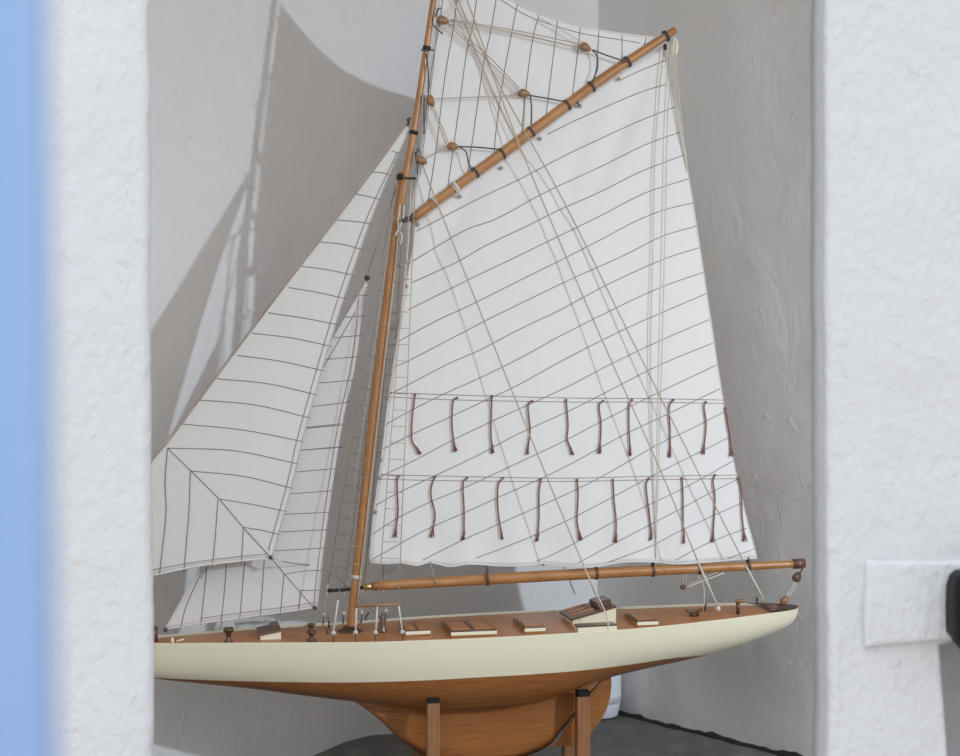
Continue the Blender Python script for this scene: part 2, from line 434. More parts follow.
BEAM = [(-.49, .002), (-.47, .008), (-.4, .026), (-.3, .049), (-.213, .069), (-.12, .086), (-.04, .099), (.05, .112), (.12, .120), (.194, .126), (.3, .129), (.407, .126), (.5, .119), (.6, .106), (.678, .092), (.75, .073), (.794, .057), (.83, .041), (.852, .026), (.863, .014), (.868, .003)]
def beam(s): return max(0.002, smooth_tab(BEAM, s))
def tab_from_px(lst, vf):
    out = []
    for px, py in lst:
        v = vf(0.0) if callable(vf) else vf
        p = L(px, py, v)
        if callable(vf):
            for _ in range(6): p = L(px, py, vf(p.x))
        out.append((p.x, p.z))
    out.sort(); return out
SHEER = tab_from_px([(60, 642), (100, 643.5), (155, 644), (250, 643.5), (350, 643), (450, 640), (560, 634.5), (650, 628), (720, 620.5), (770, 613.5), (797, 608)], beam)
WLINE = tab_from_px([(60, 676), (120, 677.5), (200, 681), (250, 682), (350, 682), (430, 679), (470, 676.5), (540, 672.5), (600, 668), (640, 663.5), (676, 658.6), (720, 657), (800, 655)], lambda s: beam(s) * 0.85)
CANOE = tab_from_px([(82, 646), (95, 657), (115, 667), (155, 678), (200, 682.5), (250, 687), (300, 693), (345, 698), (400, 703), (450, 705), (500, 702), (550, 693), (580, 681.5), (600, 675), (611, 672), (640, 665.3), (672, 659), (700, 653), (744, 641), (769, 632), (788, 624), (794, 618), (797, 612.5)], 0.0)
KEEL = tab_from_px([(345, 698), (355, 702), (370, 712), (383, 723), (400, 740), (420, 753.5), (440, 762), (470, 765), (510, 762), (538, 752), (551, 744), (575, 712), (587, 694), (601, 676)], 0.0)
def sheer(s): return smooth_tab(SHEER, s)
def canoe(s): return min(smooth_tab(CANOE, s), sheer(s) - 0.002)
def wline(s): return smooth_tab(WLINE, s)
def keel(s):
    if s < KEEL[0][0] or s > KEEL[-1][0]: return canoe(s)
    return min(canoe(s), lerp_tab(KEEL, s))
S0, S1 = -0.49, L(797.5, 608, 0).x
BEAM = [(s_ * (S1 / 0.868) if s_ > 0.7 else s_, b_) for s_, b_ in BEAM]
def stations():
    out = []; n = 150
    for i in range(n + 1): out.append(S0 + (S1 - S0) * i / n)
    out += [S1 - d_ for d_ in (0.0006, 0.0015, 0.003, 0.005, 0.008)]
    out += [t[0] for t in KEEL]
    return sorted(set(round(x, 5) for x in out))
ST = stations()
NUP, NLO, NF = 9, 9, 6
def section(s):
    b, ws, wc, ww, wk = beam(s), sheer(s), canoe(s), wline(s), keel(s)
    n = 2.65
    D = ws - wc
    fr = (ws - ww) / D
    phw = PI / 2 if fr >= 1 else math.asin(max(0.0, fr) ** (n / 2))
    tf = 0.0
    if wk < wc - 0.002: tf = min(0.017, b * 0.4, 0.004 + 0.25 * (wc - wk))
    phf = PI / 2 if tf == 0 else math.acos(min(1, (tf / b)) ** (n / 2))
    phf = max(phf, phw)
    def P(ph): return (b * max(0, math.cos(ph)) ** (2 / n), ws - D * max(0, math.sin(ph)) ** (2 / n))
    up = [P(phw * k / NUP) for k in range(NUP + 1)]
    lo = [P(phw + (phf - phw) * k / NLO) for k in range(NLO + 1)]
    v0, w0 = lo[-1]
    wend = min(wk, w0)
    for k in range(1, NF + 1):
        t = k / NF
        lo.append((v0 + (min(v0, 0.011) - v0) * t * (2 - t) if k < NF else 0.0, w0 + (wend - w0) * min(1, t * 1.0)))
    return up, lo
bmU = bmesh.new(); bmL = bmesh.new()
def loft(bm, which):
    rings = []
    for s in ST:
        c = section(s)[which]
        ring = [bm.verts.new((s, -v, w)) for v, w in c] 
        ring2 = [bm.verts.new((s, v, w)) for v, w in c]
        rings.append((ring, ring2))
    for (A, A2), (B, B2) in zip(rings, rings[1:]):
        for k in range(len(A) - 1):
            bm.faces.new((A[k], A[k+1], B[k+1], B[k])); bm.faces.new((A2[k], B2[k], B2[k+1], A2[k+1]))
    for e in (rings[0], rings[-1]):
        bm.faces.new(e[0] + e[1][::-1])
    bmesh.ops.remove_doubles(bm, verts=bm.verts[:], dist=0.00004)
    bmesh.ops.dissolve_degenerate(bm, edges=bm.edges[:], dist=0.00002)
loft(bmU, 0); loft(bmL, 1)
# drop zero-height lower faces at the ends where there is no underbody
hull = obj('hull', bmU, 'cream', yacht); hull['label'] = 'cream painted topsides'
under = obj('underbody', bmL, 'under', yacht); under['label'] = 'varnished brown underbody and keel'

# deck with slight camber, and a thin rail on each side
def deckz(s, v): 
    b = beam(s); return sheer(s) - 0.003 + 0.005 * (1 - min(1, (v / b)) ** 2)
bm = bmesh.new(); rows = []
for s in ST:
    b = beam(s) * 0.985
    rows.append([bm.verts.new((s, y, deckz(s, y))) for y in [b * (k / 6 - 1) for k in range(13)]])
for A, B in zip(rows, rows[1:]):
    for k in range(12): bm.faces.new((A[k], B[k], B[k+1], A[k+1]))
deck = obj('deck', bm, 'deck', yacht)
for sg in (-1, 1):
    bm = bmesh.new()
    tube(bm, [(s, sg * (beam(s) - 0.0012), sheer(s) + 0.0003) for s in ST], 0.0011, 6)
    obj('rail', bm, 'trimcream', yacht)
# dark covering board right aft
bm = bmesh.new(); rows = []
for s in [x for x in ST if x >= 0.80]:
    b = beam(s) * 0.93
    rows.append([bm.verts.new((s, y, deckz(s, y) + 0.0012)) for y in [b * (k / 3 - 1) for k in range(7)]])
for A, B in zip(rows, rows[1:]):
    for k in range(6): bm.faces.new((A[k], B[k], B[k+1], A[k+1]))
obj('aft_deck_panel', bm, 'bronze', yacht)
# taffrail around the stern
bm = bmesh.new(); ss = [x for x in ST if x >= 0.795]
pts = [Vector((s, (beam(s) - 0.002), sheer(s) + 0.0015)) for s in ss] 
tube(bm, pts, [0.0006 + 0.002 * min(1, 3 * i_ / len(pts)) for i_ in range(len(pts))], 6)
obj('taffrail', bm, 'brown', yacht)

def deck_at(px, py):
    lo_, hi_ = -0.2, 0.2
    f = lambda v: (lambda p: p.z - deckz(p.x, min(abs(v), beam(p.x))))(L(px, py, v))
    a, b = lo_, hi_
    fa = f(a)
    for _ in range(40):
        m = (a + b) / 2; fm = f(m)
        if (fm > 0) == (fa > 0): a, fa = m, fm
        else: b = m
    v = (a + b) / 2
    p = L(px, py, v); p.z = deckz(p.x, min(abs(v), beam(p.x)))
    return p

# rudder
bm = bmesh.new()
rp = [(604.5, 674), (610, 673), (611, 683), (609.5, 697), (606, 709), (600, 720), (591, 732), (580, 741), (569, 744.5), (551.5, 747), (578, 711), (590, 693)]
rp = [L(a, b) for a, b in rp]; prism(bm, [(p.x, p.z) for p in rp], -0.007, 0.007)
es = [e for e in bm.edges if abs(e.verts[0].co.y - e.verts[1].co.y) < 1e-6]
bmesh.ops.bevel(bm, geom=es, offset=0.0025, segments=2, affect='EDGES')
obj('rudder', bm, 'under', yacht, smooth=False)

# ---------------- spars
mastp = [(350, 638), (355, 590), (375, 400), (394.5, 240), (402.5, 172)]
def spar(name, pts, r0, r1, m, parent, v=0.0, n=14, sub=6):
    P = catmull([L(a, b, v) for a, b in pts], sub); k = len(P) - 1
    bm = bmesh.new(); tube(bm, P, [r0 + (r1 - r0) * i / k for i in range(k + 1)], n); return obj(name, bm, m, parent)
mast = spar('mast', mastp, 0.0092, 0.0076, 'mast', yacht)
# mast foot ring
p = L(350, 638)
bm = bmesh.new(); z0 = deckz(p.x, 0) - 0.002
lathe(bm, [(0.0, z0), (0.024, z0), (0.024, z0 + 0.004), (0.017, z0 + 0.006), (0.012, z0 + 0.012), (0.0, z0 + 0.012)], (p.x, 0, 0), 24)
obj('mast_collar', bm, 'bronze', mast)
topm = spar('topmast', [(397.5, 225), (404, 186), (416, 118), (433.5, 0), (442.5, -58)], 0.0078, 0.0052, 'spar', yacht, 0.008)
bm = bmesh.new(); q = L(442.5, -58, 0.008); lathe(bm, [(0, -0.004), (0.009, -0.004), (0.011, 0), (0.009, 0.004), (0, 0.006)], q, 16); obj('truck', bm, 'dark', topm)
def ring(name, pts, r, m, parent, v=0.0, n=14):
    P = [L(a, b, v) for a, b in pts]; bm = bmesh.new(); tube(bm, P, r, n); return obj(name, bm, m, parent)
ring('mast_band', [(401.6, 180), (402.4, 175)], 0.0105, 'dark', mast, 0.003)
ring('mast_band', [(398, 223), (398.8, 217)], 0.0104, 'rope', mast, 0.003)
ring('mast_band', [(356.3, 579), (356.7, 575)], 0.0103, 'rope_pale', mast)
ring('topmast_band', [(426.4, 50), (426.9, 46.5)], 0.0078, 'dark', topm, 0.012)
ring('topmast_band', [(413.3, 134), (413.9, 131)], 0.0085, 'dark', topm, 0.012)
# crosstrees through the cap
pc_ = L(402.5, 178)
for sg in (1, -1):
    bm = bmesh.new(); e = L(415.5, 178.5, 0.075); 
    tube(bm, [pc_, Vector((pc_.x + (e.x - pc_.x), -sg * 0.075, e.z))], 0.0022, 6); obj('crosstree', bm, 'dark', mast)
boomp = [(373, 586), (480, 579.6), (590, 573.6), (700, 568.4), (803, 563.5)]
P = catmull([L(a, b, 0.0) for a, b in boomp], 6); k = len(P) - 1
bm = bmesh.new(); tube(bm, P, [0.0085 + 0.0028 * math.sin(PI * min(1, i / k * 1.0 + 0.02)) - 0.0014 * (i / k) for i in range(k + 1)], 14)
boom = obj('boom', bm, 'spar', yacht)
ring('boom_cap', [(793, 564.0), (804, 563.4)], 0.0098, 'brown', boom)
ring('boom_ferrule', [(363, 587), (373, 586.2)], 0.0066, 'brass', boom)
rope('gooseneck', [L(330, 590.5), L(345, 589.5), L(363, 587.2)], 0.0028, 'dark', boom)
bm = bmesh.new(); lathe(bm, [(0, -0.004), (0.005, -0.003), (0.005, 0.003), (0, 0.004)], L(330, 590.5), 10); obj('gooseneck_knob', bm, 'dark', boom)
for px in (487, 596, 652.5, 699, 748):
    y = lerp_tab([(a, b) for a, b in boomp], px)
    ring('boom_hoop', [(px - 1.2, y + .1), (px + 1.2, y - .1)], 0.0123, 'brown', boom)
for px in (596, 652.5, 699, 703, 748):
    y = lerp_tab([(a, b) for a, b in boomp], px) - 7
    bm = bmesh.new(); lathe(bm, [(0, -0.004), (0.003, -0.003), (0.003, 0.003), (0, 0.004)], L(px + .3, y, 0.004), 8); obj('boom_knot', bm, 'dark', boom)
gaffp = [(410, 220.5), (474, 173.5), (504, 152), (530, 132.5), (593, 85.5), (627, 62), (675, 30)]
P = catmull([L(a, b, 0.008) for a, b in gaffp], 6); k = len(P) - 1
bm = bmesh.new(); tube(bm, P, [0.0086 + 0.002 * math.sin(PI * i / k) - 0.0016 * i / k for i in range(k + 1)], 14)
gaff = obj('gaff', bm, 'spar', yacht)
gy = lambda x: lerp_tab(gaffp, x)
for px in (475.5, 502, 531, 567, 591.5, 627.5, 666):
    ring('gaff_strop', [(px - 1.0, gy(px - 1.0)), (px + 1.0, gy(px + 1.0))], 0.0113, 'rope_dark', gaff, 0.008)
ring('gaff_strop', [(454.5, gy(454.5)), (457, gy(457))], 0.0113, 'rope_pale', gaff, 0.008)
ring('gaff_strop', [(434, gy(434)), (435.5, gy(435.5))], 0.011, 'rope_pale', gaff, 0.008)
rope('gaff_jaw', [L(398, 222, 0.012), L(405, 220, 0.016), L(415, 216.5, 0.016)], 0.0042, 'rope_dark', gaff)
# tufts at the peak
bm = bmesh.new()
for k in range(7):
    tube(bm, catmull([L(674, 37, 0.01), L(672 + k * .9, 43, 0.012 + .002 * (k % 3)), L(669 + k * 1.4, 52 + k % 3 * 3, 0.012)], 4), 0.0016, 5)
obj('peak_lashing', bm, 'trimcream', gaff)
bm = bmesh.new(); lathe(bm, [(0, -0.007), (0.0035, -0.004), (0.0035, 0.004), (0, 0.007)], L(665, 47, 0.012), 8); obj('peak_shackle', bm, 'dark', gaff)

# ---------------- sails: surfaces given by luff / leech curves, offset v bellies them
def side(curve, y):
    return clamp_tab(curve, y)
def sail_object(name, A, B, C, D, vf, nu, nv, m, seams, hems, lightseams=(), parent=yacht, thread_r=0.00078):
    """A,B edge curves (left,right) top->bottom in photo coordinates; C top, D bottom; Coons patch"""
    def poly(pts, t):
        P = [Vector((x, y, 0)) for x, y in pts]
        if len(P) == 1: return P[0]
        ls = [(b - a).length for a, b in zip(P, P[1:])]; tot = sum(ls); d = t * tot
        for a, b, l in zip(P, P[1:], ls):
            if d <= l or l == ls[-1] and b is P[-1] and d <= l + 1e-6: return a + (b - a) * (d / l if l else 0)
            d -= l
        return P[-1]
    bm = bmesh.new(); g = []
    P00 = poly(A, 0); P10 = poly(B, 0); P01 = poly(A, 1); P11 = poly(B, 1)
    for i in range(nu + 1):
        u = i / nu; row = []
        for j in range(nv + 1):
            t = j / nv
            p = poly(A, t) * (1 - u) + poly(B, t) * u + poly(C, u) * (1 - t) + poly(D, u) * t - (P00 * (1-u)*(1-t) + P10 * u*(1-t) + P01 * (1-u)*t + P11 * u*t)
            row.append(bm.verts.new(L(p.x, p.y, vf(p.x, p.y))))
        g.append(row)
    for i in range(nu):
        for j in range(nv):
            bm.faces.new((g[i][j], g[i+1][j], g[i+1][j+1], g[i][j+1]))
    bmesh.ops.remove_doubles(bm, verts=bm.verts[:], dist=1e-5)
    bmesh.ops.recalc_face_normals(bm, faces=bm.faces[:])
    # cloth thickness
    geom = bm.faces[:]
    ret = bmesh.ops.solidify(bm, geom=geom, thickness=0.0004)
    def dense(pts, step=9):
        out = []
        c = catmull([Vector((x, y, 0)) for x, y in pts], 5); out = [c[0]]
        for a, b in zip(c, c[1:]):
            k = max(1, int((b - a).length / 5))
            out += [a + (b - a) * (i / k) for i in range(1, k + 1)]
        return out
    for s in seams:
        tube(bm, [L(p.x, p.y, vf(p.x, p.y) + 0.0009) for p in dense(s)], thread_r, 4, 1)
    for s in lightseams:
        tube(bm, [L(p.x, p.y, vf(p.x, p.y) + 0.0009) for p in dense(s)], thread_r, 4, 2)
    for s, r in hems:
        tube(bm, [L(p.x, p.y, vf(p.x, p.y) + 0.0003) for p in dense(s)], r, 6, 3)
    return obj(name, bm, [m, 'thread', 'seam_light', 'hem'], parent)

# mainsail
LUFF = [(415, 223), (413.5, 245), (407, 280), (398, 335), (389, 395), (382, 455), (374, 512), (369.5, 562)]
LEECH = [(663.5, 47), (670, 86), (677, 110), (684, 150), (692.5, 200), (701, 255), (710, 315), (719, 375), (731, 448), (742, 500), (757, 558)]
HEAD = [(415, 223), (474, 178), (504, 156.5), (530, 137), (593, 90), (627, 67), (663.5, 47)]
FOOT = [(369.5, 562), (385, 563.5), (402, 563), (417, 565.5), (430, 562.5), (450, 566.5), (468, 564), (487, 565), (505, 566), (525, 565.5), (543, 563.5), (565, 566), (580, 567), (600, 566), (625, 562), (655, 562), (680, 564), (720, 561), (757, 558)]
LUFFY = [(y, x) for x, y in LUFF]; LEECHY = [(y, x) for x, y in LEECH]
HEADY = sorted((y, x) for x, y in HEAD)
def vmain(px, py):
    xl = clamp_tab(LUFFY, py) if py > 223 else clamp_tab(HEADY, py)
    xr = clamp_tab(LEECHY, py)
    a = min(1, max(0, (px - xl) / max(8, xr - xl)))
    t = min(1, max(0, (py - 50) / 512))
    full = max(0, xr - xl) / 330
    v = 0.030 * full * math.sin(PI * a) * (0.55 + 0.45 * math.sin(PI * min(1, t * 1.02)))
    # folds hanging from the peak and from the throat
    fx = px - (655 - 0.42 * (py - 50)); fold = math.exp(-((fx / 13) ** 2)) * math.exp(-((py - 140) / 75) ** 2)
    v -= 0.0105 * fold
    fx = px - (690 - 0.62 * (py - 50)); fold = math.exp(-((fx / 16) ** 2)) * math.exp(-((py - 190) / 80) ** 2)
    v += 0.005 * fold
    fx = px - (592 - 0.30 * (py - 110)); fold = math.exp(-((fx / 12) ** 2)) * math.exp(-((py - 170) / 50) ** 2)
    v -= 0.007 * fold
    fx = px - (470 - 0.5 * (py - 190)); fold = math.exp(-((fx / 14) ** 2)) * math.exp(-((py - 240) / 50) ** 2)
    v -= 0.007 * fold
    v += 0.0028 * noise.noise(Vector((px / 60, py / 120, 1.7))) * min(1, a * 6) * min(1, (1 - a) * 8)
    # scallops of the loose foot
    if py > 520: v += 0.004 * math.sin(px / 9.0) * (py - 520) / 45 * min(1, a * 8)
    return v
mseams = [
 [(666.5, 60), (638, 71.7), (621, 80)],
 [(667, 84), (636, 94), (583, 117), (548, 134)],
 [(676, 106.7), (644, 119), (615, 132), (566, 155), (520, 179), (474, 201), (417, 231)],
 [(680.5, 132), (645, 145), (600, 167), (546, 192), (498, 218), (470, 228), (446, 241), (413, 261)],
 [(684, 155), (640, 172), (600, 192), (557, 211), (527, 226), (485, 246), (457, 262), (411, 283)],
 [(688.5, 179), (645, 193), (600, 216), (557, 237), (514, 258), (470, 279), (408, 310)],
 [(693, 203), (664, 210), (634, 222), (602, 239), (565, 258), (518.5, 281), (472.6, 304), (440, 319), (410, 335), (396, 343)],
 [(696.5, 226), (661.6, 236.6), (623.5, 255.6), (573.5, 278), (540, 294), (485, 321), (412, 359), (394, 367)],
 [(699.7, 247.6), (661.6, 260), (606.6, 285), (560, 310), (518, 330), (480, 350), (448, 364), (404, 387), (390, 394)],
 [(703, 272.5), (661.6, 287), (617, 307.5), (560, 336), (527, 354.5), (486, 375), (444, 394), (408, 412), (385, 425)],
 [(706, 293.7), (661.6, 312.8), (623.5, 329.7), (569, 357), (518, 385), (488.5, 399), (450, 417), (419, 431), (383, 449)],
 [(709.5, 319.5), (661.6, 340), (611, 364), (569, 386), (539, 400), (497, 419), (451, 441), (415, 460), (380, 477)],
 [(713, 343), (659.5, 365), (608.7, 391), (569, 411), (518, 434), (478.5, 455), (430, 478), (398, 493), (376, 505)],
 [(716.6, 365), (659.5, 392), (608, 418), (560, 443), (508, 467.5), (461.6, 489), (430, 502), (398, 518), (372.5, 534)],
 [(720, 388.7), (659.5, 418), (623.5, 435), (560, 469.5), (508, 493), (461.6, 514), (423.5, 531), (373, 559)],
 [(724, 412), (687, 431), (659.5, 443.7), (600, 477.6), (560, 497), (508, 520), (459.5, 541.6), (423, 560)],
 [(729, 437), (712, 446), (661.6, 471), (611, 498), (560, 524), (508, 546), (476, 558)],
 [(733, 461), (695.5, 482), (655, 502), (617, 520), (560, 551), (537, 561)],
 [(738, 479), (712, 492), (676.5, 511), (617, 542), (578, 563)],
 [(742, 503), (708, 518), (676, 533), (649, 547), (609, 562)],
 [(747, 528), (708, 543), (676, 560)],
 [(754, 549), (728, 558.5)],
]
lseams = [
 [(389, 392.6), (440, 394.5), (491.7, 396), (570, 398), (640, 398.5), (723, 400)],
 [(388, 397), (459, 400), (570, 402), (640, 402), (724, 403.5)],
 [(379.5, 474.5), (440, 476), (560, 478.2), (640, 476.5), (737, 475)],
 [(379, 479), (440, 480.5), (560, 481.5), (640, 480), (738, 478.5)],
]
hems = [(LUFF, 0.0016), (LEECH, 0.0011), (FOOT, 0.0014), (HEAD, 0.0012)]
mainsail = sail_object('mainsail', LUFF, LEECH, HEAD, FOOT, vmain, 90, 90, 'sail', mseams, hems, lseams)
reefs = [
 [(415, 395), (412, 420), (412, 440), (416, 447)], [(457, 398), (453, 402), (452, 425), (454, 443)], [(492, 396), (491, 418), (491, 436), (492, 445)],
 [(532, 401), (528, 406), (530, 430), (528, 446)], [(566, 400), (568, 425), (567, 438), (570, 447)], [(603, 401), (599, 406), (601, 425), (600, 445)],
 [(632, 400), (629, 406), (629, 430), (630, 447)], [(673, 400), (669, 408), (670, 430), (670, 449)], [(706, 402), (704, 407), (706, 425), (704, 446)],
 [(725.5, 408), (728, 425), (730, 436), (731, 448)],
 [(399, 476), (397, 482), (398, 510), (396, 529)], [(435, 477), (432, 484), (431, 496), (435, 514), (433, 529)], [(467, 478), (463, 484), (464, 510), (464, 531)],
 [(503, 478), (498, 486), (498, 510), (501, 531)], [(541, 479), (539, 492), (539, 515), (538, 533)], [(577, 480), (578, 495), (577, 520), (579, 532)],
 [(613, 480), (614, 500), (616, 520), (616, 534)], [(649, 479), (646, 486), (649, 512), (651, 532)], [(682, 478), (683, 500), (683, 520), (684, 535)],
 [(715, 475), (713, 482), (715, 500), (713, 534)], [(738.5, 478), (741, 490), (742, 515), (744, 533)],
]
for R_ in reefs:
    bm = bmesh.new()
    vv = lambda x, y: vmain(min(x, clamp_tab(LEECHY, y)), y)
    P = catmull([L(x, y, vv(x, y) + 0.0045) for x, y in R_], 6)
    rr = [0.0015] * len(P)
    tube(bm, P, rr, 6)
    x, y = R_[0]; lathe(bm, [(0, -0.0024), (0.0026, -0.0012), (0.0026, 0.0012), (0, 0.0024)], L(x, y, vv(x, y) + 0.003), 8)
    # frayed tassel
    e = P[-1]; dd = (P[-1] - P[-4]).normalized()
    for k in range(5):
        q = e + dd * 0.014 + Vector((random.uniform(-.0045, .0045), random.uniform(-.002, .002), random.uniform(-.003, .0)))
        tube(bm, [e - dd * 0.004, e + dd * 0.004 + Vector((random.uniform(-.001, .001), 0, 0)), q], [0.0015, 0.0019, 0.0011], 5)
    obj('reef_point', bm, 'reef', mainsail)
# cringles / ties around the mainsail edges
def knot(x, y, v, parent, m='rope_dark', r=0.0033, name='tie'):
    bm = bmesh.new(); lathe(bm, [(0, -r * 1.2), (r, -r * .6), (r, r * .6), (0, r * 1.2)], L(x, y, v), 8); return obj(name, bm, m, parent)
for (x, y) in ((370, 562.5), (430, 563.5), (487, 566), (543, 564), (655.5, 559)): knot(x, y, 0.008, mainsail, 'rope_grey', name='cringle')
for (x, y) in ((407.5, 260), (401, 266), (406.5, 286), (387, 398.5), (381, 460), (375.5, 512), (394, 343), (380, 478)): knot(x, y, 0.006, mainsail, 'rope_grey', name='cringle')
for (x, y) in ((418, 224.5), (460, 196.5), (501, 168), (540, 138.5), (580, 106), (619, 79)): knot(x, y, 0.008, mainsail, 'rope_grey', name='cringle')
rope('lacing', [L(580, 106, .009), L(577, 102, .014), L(573, 98, .014)], 0.0014, 'rope_dark', mainsail)
rope('lacing', [L(460, 196, .01), L(457, 191, .017), L(452, 186, .017)], 0.0014, 'rope_pale', mainsail)
rope('lacing', [L(430, 563, .008), L(433.5, 575, .011), L(437, 584.5, .011)], 0.001, 'rope_grey', mainsail)
rope('lacing', [L(487, 566, .008), L(487, 574, .012), L(487, 581, .013)], 0.0016, 'rope_dark', mainsail)

# topsail
TL = [(449, -50), (441, -5), (433.5, 45), (426, 105), (419, 158), (411, 214)]
TR = [(449, -50), (466, -34), (485, -17), (505, -3), (524, 8), (542, 15.5), (562, 22), (582, 27.5), (602, 31), (622, 34.5), (645, 37.5), (668, 40)]
TF = [(411, 219), (475, 176), (530, 135), (593, 88), (627, 65), (668, 38)]
def vtop(px, py):
    a = (px - 411) / 257.0
    return 0.001 + 0.010 * math.sin(PI * min(1, max(0, a))) * 0.6 + 0.0022 * noise.noise(Vector((px / 45, py / 70, 8.1)))
tseams = [
 [(446, -25), (440, 20), (432, 67), (425, 120), (415, 190)],
 [(457, 0), (453, 30), (446, 70), (441, 108), (436, 150), (428, 203)],
 [(478, -10), (472, 30), (467, 50), (457, 123), (447, 192)],
 [(497, -6), (491, 30), (483, 67), (475, 123), (467, 178)],
 [(517.5, 4), (510, 42), (503, 80), (497, 123), (493, 163)],
 [(539, 15), (533, 38), (526, 88), (521, 142)],
 [(557.5, 21), (552, 67), (546, 115), (544, 126)],
 [(580.5, 27), (577, 58), (571, 107)],
 [(599, 31), (597, 60), (593, 91)],
 [(622, 35), (622, 60), (621, 70)],
 [(646, 38), (644, 47)],
]
TR2 = [(449 - 2, -45), (466, -28), (485, -12), (505, 2.5), (524, 14), (542, 21.5), (562, 28), (582, 33.5), (602, 37), (622, 40), (640, 43)]
topsail = sail_object('topsail', TL, TR, [(449, -50)], TF, vtop, 70, 60, 'sail', tseams, [(TR, 0.0012), (TL, 0.0012)], [TR2])

# jib
JL = [(407.5, 124), (380, 162), (330, 228), (280, 293), (225, 366), (168, 442), (152, 461), (100, 528), (57, 584)]
JR = [(409.5, 130), (399, 152), (371, 219), (346, 291), (324, 363), (303, 438), (293, 482), (272, 558)]
JF = [(57, 584), (100, 582), (152, 575.5), (192, 567), (230, 562), (272, 558)]
JLY = [(y, x) for x, y in JL]; JRY = [(y, x) for x, y in JR]
def vjib(px, py):
    xl = clamp_tab(JLY, py); xr = clamp_tab(JRY, py)
    a = min(1, max(0, (px - xl) / max(6, xr - xl)))
    w = max(0, xr - xl) / 200
    return 0.004 + 0.040 * a * min(1, w * 1.3) + 0.014 * w * math.sin(PI * a) + 0.0022 * noise.noise(Vector((px / 50, py / 90, 4.4))) * min(1, w * 3)
Z3 = lambda x, y: (140 + x / 3.2, 220 + y / 3.2); Z4 = lambda x, y: (140 + x / 3.2, 420 + y / 3.2); Z2 = lambda x, y: (140 + x / 3.2, y / 3.2)
jseams = [[Z2(805, 483), Z2(832, 490)], [Z2(740, 550), Z2(775, 553), Z2(805, 561)], [Z2(690, 620), Z2(735, 630), Z2(772, 639)], [Z2(632, 704), Z2(690, 709), Z2(746, 717)],
 [Z3(575, 70), Z3(650, 78), Z3(714, 96)], [Z3(517, 148), Z3(605, 160), Z3(685, 178)], [Z3(475, 216), Z3(570, 232), Z3(660, 252)], [Z3(411, 297), Z3(525, 314), Z3(636, 336)],
 [Z3(357, 362), Z3(490, 378), Z3(614, 405)], [Z3(312, 433), Z3(450, 452), Z3(590, 483)], [Z3(247, 508), Z3(410, 524), Z3(568, 560)], [Z3(190, 576), Z3(370, 592), Z3(546, 634)],
 [Z3(138, 653), Z3(330, 672), Z3(522, 709)], [Z3(86, 730), Z3(300, 738), Z3(505, 780)],
 [Z4(160, 163), Z4(330, 180), Z4(490, 219)], [Z4(256, 253), Z4(370, 272), Z4(470, 293)], [Z4(330, 343), Z4(395, 354), Z4(450, 367)],
 [Z4(88, 90), Z4(165, 165), Z4(255, 255), Z4(330, 343), Z4(420, 441)],
 [Z4(88, 92), Z4(80, 200), Z4(83, 300), Z4(62, 498)], [Z4(161, 165), Z4(156, 300), Z4(140, 488)], [Z4(249, 256), Z4(242, 360), Z4(231, 476)], [Z4(331, 345), Z4(328, 400), Z4(324, 463)]]
JR2 = [(x - 5.5 * min(1, (y - 120) / 120), y) for x, y in JR[1:-1]] + [(268.5, 550)]
JF2 = [(152, 570), (192, 562.5), (230, 557.5), (268, 553.5)]
JL2 = [(x + 4, y + 3) for x, y in JL[1:]]
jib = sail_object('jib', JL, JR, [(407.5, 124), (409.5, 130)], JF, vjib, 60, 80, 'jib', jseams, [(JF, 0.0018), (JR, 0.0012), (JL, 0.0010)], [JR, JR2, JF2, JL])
knot(271, 557.5, vjib(271, 557.5) + 0.003, jib, r=0.0036, name='clew_knot')
rope('jib_sheet', [L(271, 557, vjib(271, 557) + .003), L(281, 561, .05), L(292, 563, .03), L(330, 572, -.02), L(380, 618, -0.07)], 0.0010, 'rope_grey', jib)
rope('clew_loop', [L(272, 557, .052), L(278, 560, .055), L(282, 562, .055), L(278, 563, .055)], 0.0012, 'rope_pale', jib)
rope('head_lashing', [L(408, 126, .006), L(409.5, 121, .012), L(407, 120, .014), L(411, 118, .02)], 0.0016, 'rope_dark', jib)

